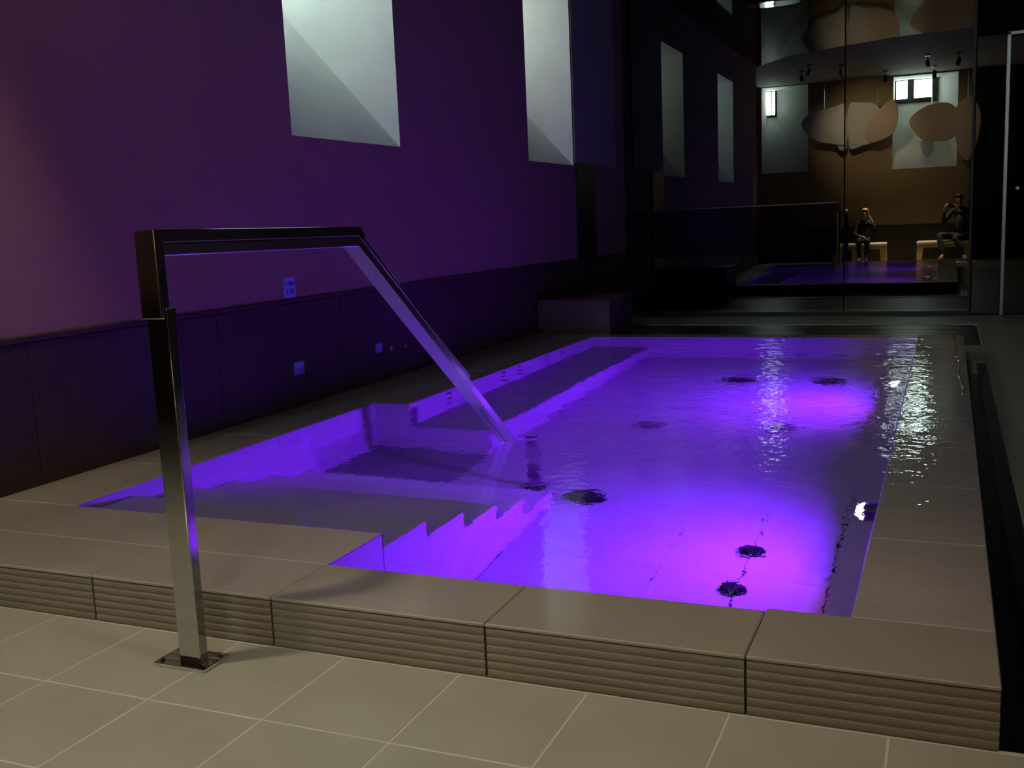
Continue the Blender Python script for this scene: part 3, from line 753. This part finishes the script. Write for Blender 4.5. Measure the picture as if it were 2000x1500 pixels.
# ================================================================== PEOPLE
def skin(name, joints, edges, mat, parent=None, root=0, sub=2, loc=(0, 0, 0)):
    me = bpy.data.meshes.new(name); me.from_pydata([j[:3] for j in joints], edges, []); me.update()
    o = bpy.data.objects.new(name, me); C.objects.link(o)
    m = o.modifiers.new('s', 'SKIN'); m.use_smooth_shade = True
    sv = me.skin_vertices[0].data if me.skin_vertices else None
    if sv is None:
        bm = bmesh.new(); bm.from_mesh(me); bm.verts.layers.skin.verify(); bm.to_mesh(me); bm.free(); sv = me.skin_vertices[0].data
    for i, j in enumerate(joints):
        r = j[3]; r2 = j[4] if len(j) > 4 else r
        sv[i].radius = (r, r2); sv[i].use_root = (i == root)
    s = o.modifiers.new('u', 'SUBSURF'); s.levels = sub; s.render_levels = sub
    dg = bpy.context.evaluated_depsgraph_get(); ev = o.evaluated_get(dg)
    nm = bpy.data.meshes.new_from_object(ev); nm.name = name
    bpy.data.objects.remove(o); nm.materials.clear(); nm.materials.append(mat)
    for p in nm.polygons: p.use_smooth = True
    r = bpy.data.objects.new(name, nm); C.objects.link(r); r.location = loc
    if parent: r.parent = parent
    return r
def chain(J, E, start, pts):
    """append a chain of joints from index start"""
    last = start
    for p in pts:
        J.append(p); E.append((last, len(J)-1)); last = len(J)-1
    return last
def hand(J, E, wrist, d, n, s=1.0, curl=.5):
    """palm and five bent fingers from the wrist; d = pointing direction, n = palm normal"""
    d = Vector(d).normalized(); n = Vector(n).normalized(); w = d.cross(n).normalized(); n = w.cross(d).normalized()
    W = Vector(J[wrist][:3])
    pm = W+d*.045*s; J.append((*pm, .022*s, .016*s)); E.append((wrist, len(J)-1)); p = len(J)-1
    for k, (off, L) in enumerate(((-.028, .060), (-.010, .072), (.010, .068), (.028, .052))):
        a = pm+d*.038*s+w*off*s
        b = a+(d*(1-curl*.4)+n*curl*.6).normalized()*L*.5*s
        c = b+(d*(1-curl)+n*curl).normalized()*L*.5*s
        chain(J, E, p, [(*a, .0095*s), (*b, .0085*s), (*c, .0065*s)])
    a = W+d*.020*s-w*.030*s; b = a+(d*.7-w*.6+n*.3).normalized()*.035*s; c = b+(d*.9+n*.4).normalized()*.028*s
    chain(J, E, p, [(*a, .011*s), (*b, .0095*s), (*c, .0075*s)])
def person(root, hip, k, spineTop, headC, Ls, As, mats, hair, s=1.0, face=(0, 1, 0)):
    """hip, spineTop, headC: points. Ls: per side (hipjoint, knee, ankle, toe). As: per side (shoulder, elbow, wrist, handdir, palmnormal, curl)"""
    J = []; E = []; f = Vector(face).normalized(); side = Vector((f.y, -f.x, 0))
    H, T, Hd = Vector(hip), Vector(spineTop), Vector(headC)
    J.append((*H, .092*s, .085*s))
    last = chain(J, E, 0, [(*H.lerp(T, .33), .090*s, .075*s), (*H.lerp(T, .70), .105*s, .08*s), (*T, .080*s, .065*s)])
    neck = T.lerp(Hd, .40)
    hi = chain(J, E, last, [(*neck, .041*s), (*(Hd-Vector((0, 0, .058*s))+f*.014*s), .054*s, .060*s), (*Hd, .074*s, .084*s), (*(Hd+Vector((0, 0, .06*s))-f*.008*s), .058*s, .066*s)])
    hm = hi-1
    for L in Ls:
        a, kn, an, to = [Vector(v) for v in L]
        chain(J, E, 0, [(*a, .072*s), (*a.lerp(kn, .55), .066*s), (*kn, .052*s), (*kn.lerp(an, .4), .050*s), (*an, .034*s), (*(an+(to-an)*.5-Vector((0, 0, .01))), .036*s), (*to, .028*s)])
    for A in As:
        a, el, wr = [Vector(v) for v in A[:3]]
        w = chain(J, E, last, [(*a, .052*s), (*el, .038*s), (*wr, .024*s)])
        hand(J, E, w, A[3], A[4], s, A[5])
    body = skin('body', J, E, mats['skin'], root, 0, 2)
    # face details
    for sd in (-1, 1):
        bm = bmesh.new(); bmesh.ops.create_uvsphere(bm, u_segments=10, v_segments=8, radius=.0095*s)
        link('eye', bm, m_black, root, Hd+f*.069*s+side*sd*.027*s+Vector((0, 0, .004*s)), smooth=True)
        bm = bmesh.new(); bmesh.ops.create_uvsphere(bm, u_segments=10, v_segments=8, radius=.022*s, matrix=Matrix.Diagonal((.45, .7, 1.2, 1)))
        link('ear', bm, mats['skin'], root, Hd+side*sd*.074*s, (0, 0, math.atan2(f.x, f.y)), smooth=True)
    bm = bmesh.new(); bmesh.ops.create_cone(bm, segments=8, radius1=.016*s, radius2=.006*s, depth=.04*s, cap_ends=True)
    link('nose', bm, mats['skin'], root, Hd+f*.086*s-Vector((0, 0, .016*s)), smooth=True)
    bm = bmesh.new(); bmesh.ops.create_uvsphere(bm, u_segments=10, v_segments=6, radius=.022*s, matrix=Matrix.Diagonal((1, .4, .3, 1)))
    link('mouth', bm, m_petal2, root, Hd+f*.074*s-Vector((0, 0, .045*s)), smooth=True)
    # clothes: separate skins over the same bones
    J = [(*(H-Vector((0, 0, .03*s))), .140*s, .128*s)]; E = []
    last = chain(J, E, 0, [(*H.lerp(T, .18), .142*s, .128*s), (*H.lerp(T, .45), .130*s, .110*s), (*H.lerp(T, .75), .138*s, .105*s), (*T, .10*s, .085*s), (*T.lerp(neck, .6), .062*s)])
    for A in As:
        a, el, wr = [Vector(v) for v in A[:3]]
        chain(J, E, last-1, [(*a, .066*s), (*el, .050*s), (*el.lerp(wr, .88), .036*s)])
    skin('jacket', J, E, mats['top'], root, 0, 2)
    J = [(*(H-Vector((0, 0, .01))), .125*s, .11*s), (*(H+Vector((0, 0, .07*s))), .12*s, .10*s)]; E = [(0, 1)]
    for L in Ls:
        a, kn, an, to = [Vector(v) for v in L]
        chain(J, E, 0, [(*a, .094*s), (*a.lerp(kn, .55), .082*s), (*kn, .066*s), (*kn.lerp(an, .4), .062*s), (*kn.lerp(an, .99), .052*s)])
    skin('trousers', J, E, mats['legs'], root, 0, 2)
    for L in Ls:
        an, to = Vector(L[2]), Vector(L[3])
        J = [(*(an+Vector((0, 0, .01))), .042*s), (*(an+(to-an)*.1-Vector((0, 0, .035*s))), .046*s), (*(an+(to-an)*.7-Vector((0, 0, .012*s))), .048*s), (*(an+(to-an)*1.15), .044*s)]
        skin('shoe', J, [(0, 1), (1, 2), (2, 3)], mats['shoe'], root, 0, 2)
    return body
# the girl
g = empty('person', (-1.70, .0, 0)); g0 = g.location
tag(g, 'seated girl with long light-brown hair, dark top, one hand raised beside her cheek', 'person')
def rel(o, p): return tuple(Vector(p)-Vector(o))
GX, GY = -1.70, -.08
R_ = lambda x, y, z: (x+1.70, y, z)
person(g, R_(GX, GY-.02, .50), 1, R_(GX, GY+.01, .90), R_(GX+.01, GY+.05, 1.075),
       [(R_(GX-.07, GY+.04, .48), R_(GX-.09, GY+.34, .50), R_(GX-.08, GY+.33, .11), R_(GX-.09, GY+.45, .04)),
        (R_(GX+.07, GY+.04, .48), R_(GX+.08, GY+.34, .50), R_(GX+.06, GY+.30, .11), R_(GX+.07, GY+.42, .04))],
       [(R_(GX-.12, GY+.01, .865), R_(GX-.19, GY+.07, .62), R_(GX-.07, GY+.24, .585), (.9, .4, -.1), (0, 0, -1), .5),
        (R_(GX+.12, GY+.01, .865), R_(GX+.21, GY+.14, .72), R_(GX+.155, GY+.12, .91), (-.25, 0, 1), (-1, 0, 0), .6)],
       dict(skin=m_skin, top=m_cloth, legs=m_cloth2, shoe=m_cloth2), 'long', .86)
J = [(0, 0, 0, .088, .088)]; hc = Vector(R_(GX+.01, GY+.05, 1.075))
bm = bmesh.new()
bmesh.ops.create_uvsphere(bm, u_segments=24, v_segments=16, radius=1, matrix=Matrix.Diagonal((.086, .092, .098, 1)))
for v in list(bm.verts):
    if v.co.y > .045 and v.co.z < .045: v.co.y = .03; v.co.x *= 1.05
    if v.co.z < -.02 and v.co.y < .06:
        v.co.z = -.02+(v.co.z+.02)*3.2; v.co.x *= 1.12; v.co.y -= .012
h = link('hair', bm, m_hair, g, hc+Vector((0, -.012, .012)), smooth=True)
h.parent = g
sp = bmesh.new(); cyl(sp, (0, 0, 0), (.03, .008, .012), .010, .008, 10); link('bracelet', sp, m_chrome, g, R_(GX-.10, GY+.22, .60))
# the photographer
ph = empty('person', (.18, -.25, 0)); tag(ph, 'seated photographer in dark jacket and grey shirt holding a phone up to the face', 'person')
Q = lambda x, y, z: (x-.18, y+.25, z)
person(ph, Q(.24, -.36, .52), 1, Q(.21, -.30, 1.065), Q(.170, -.25, 1.285),
       [(Q(.16, -.28, .50), Q(-.20, .06, .56), Q(-.12, .16, .14), Q(-.18, .26, .05)),
        (Q(.30, -.26, .50), Q(.10, .14, .50), Q(.28, .20, .12), Q(.36, .32, .04))],
       [(Q(.03, -.28, 1.03), Q(-.13, -.17, .80), Q(-.098, -.060, 1.075), (.1, .35, .9), (1, .1, 0), .55),
        (Q(.37, -.28, 1.03), Q(.36, -.12, .82), Q(.150, -.050, 1.070), (-.3, .25, .9), (-1, .1, 0), .55)],
       dict(skin=m_skin, top=m_cloth2, legs=m_jeans, shoe=m_shoe), 'short', 1.0)
bm = bmesh.new()
bmesh.ops.create_uvsphere(bm, u_segments=24, v_segments=16, radius=1, matrix=Matrix.Diagonal((.090, .100, .095, 1)))
bmesh.ops.delete(bm, geom=[v for v in bm.verts if v.co.z < -.045 or (v.co.y > .055 and v.co.z < .045)], context='VERTS')
link('hair', bm, m_hair2, ph, Vector(Q(.165, -.252, 1.31)), smooth=True)
skin('shirt_front', [(*Q(.21, -.27, .66), .09, .075), (*Q(.20, -.24, .86), .095, .075), (*Q(.195, -.235, .99), .055, .05)], [(0, 1), (1, 2)], m_shirt, ph)
# the phone, its lens looking out from the camera's place
pn = empty('phone', (.035, -.010, CH)); tag(pn, 'dark phone held sideways in front of the photographer', 'phone')
bm = bmesh.new(); add_box(bm, (-.070, -.010, -.034), (.070, -.002, .034), .003, 2); link('phone_body', bm, m_black, pn)
bm = bmesh.new(); add_box(bm, (-.064, -.0115, -.030), (.064, -.0102, .030)); link('screen', bm, emit('phone_screen', (.5, .35, .9), .25), pn)
bm = bmesh.new(); cyl(bm, (-.035, -.002, 0), (-.035, 0.0, 0), .006, .006, 14); link('camera_lens', bm, m_chrome, pn)
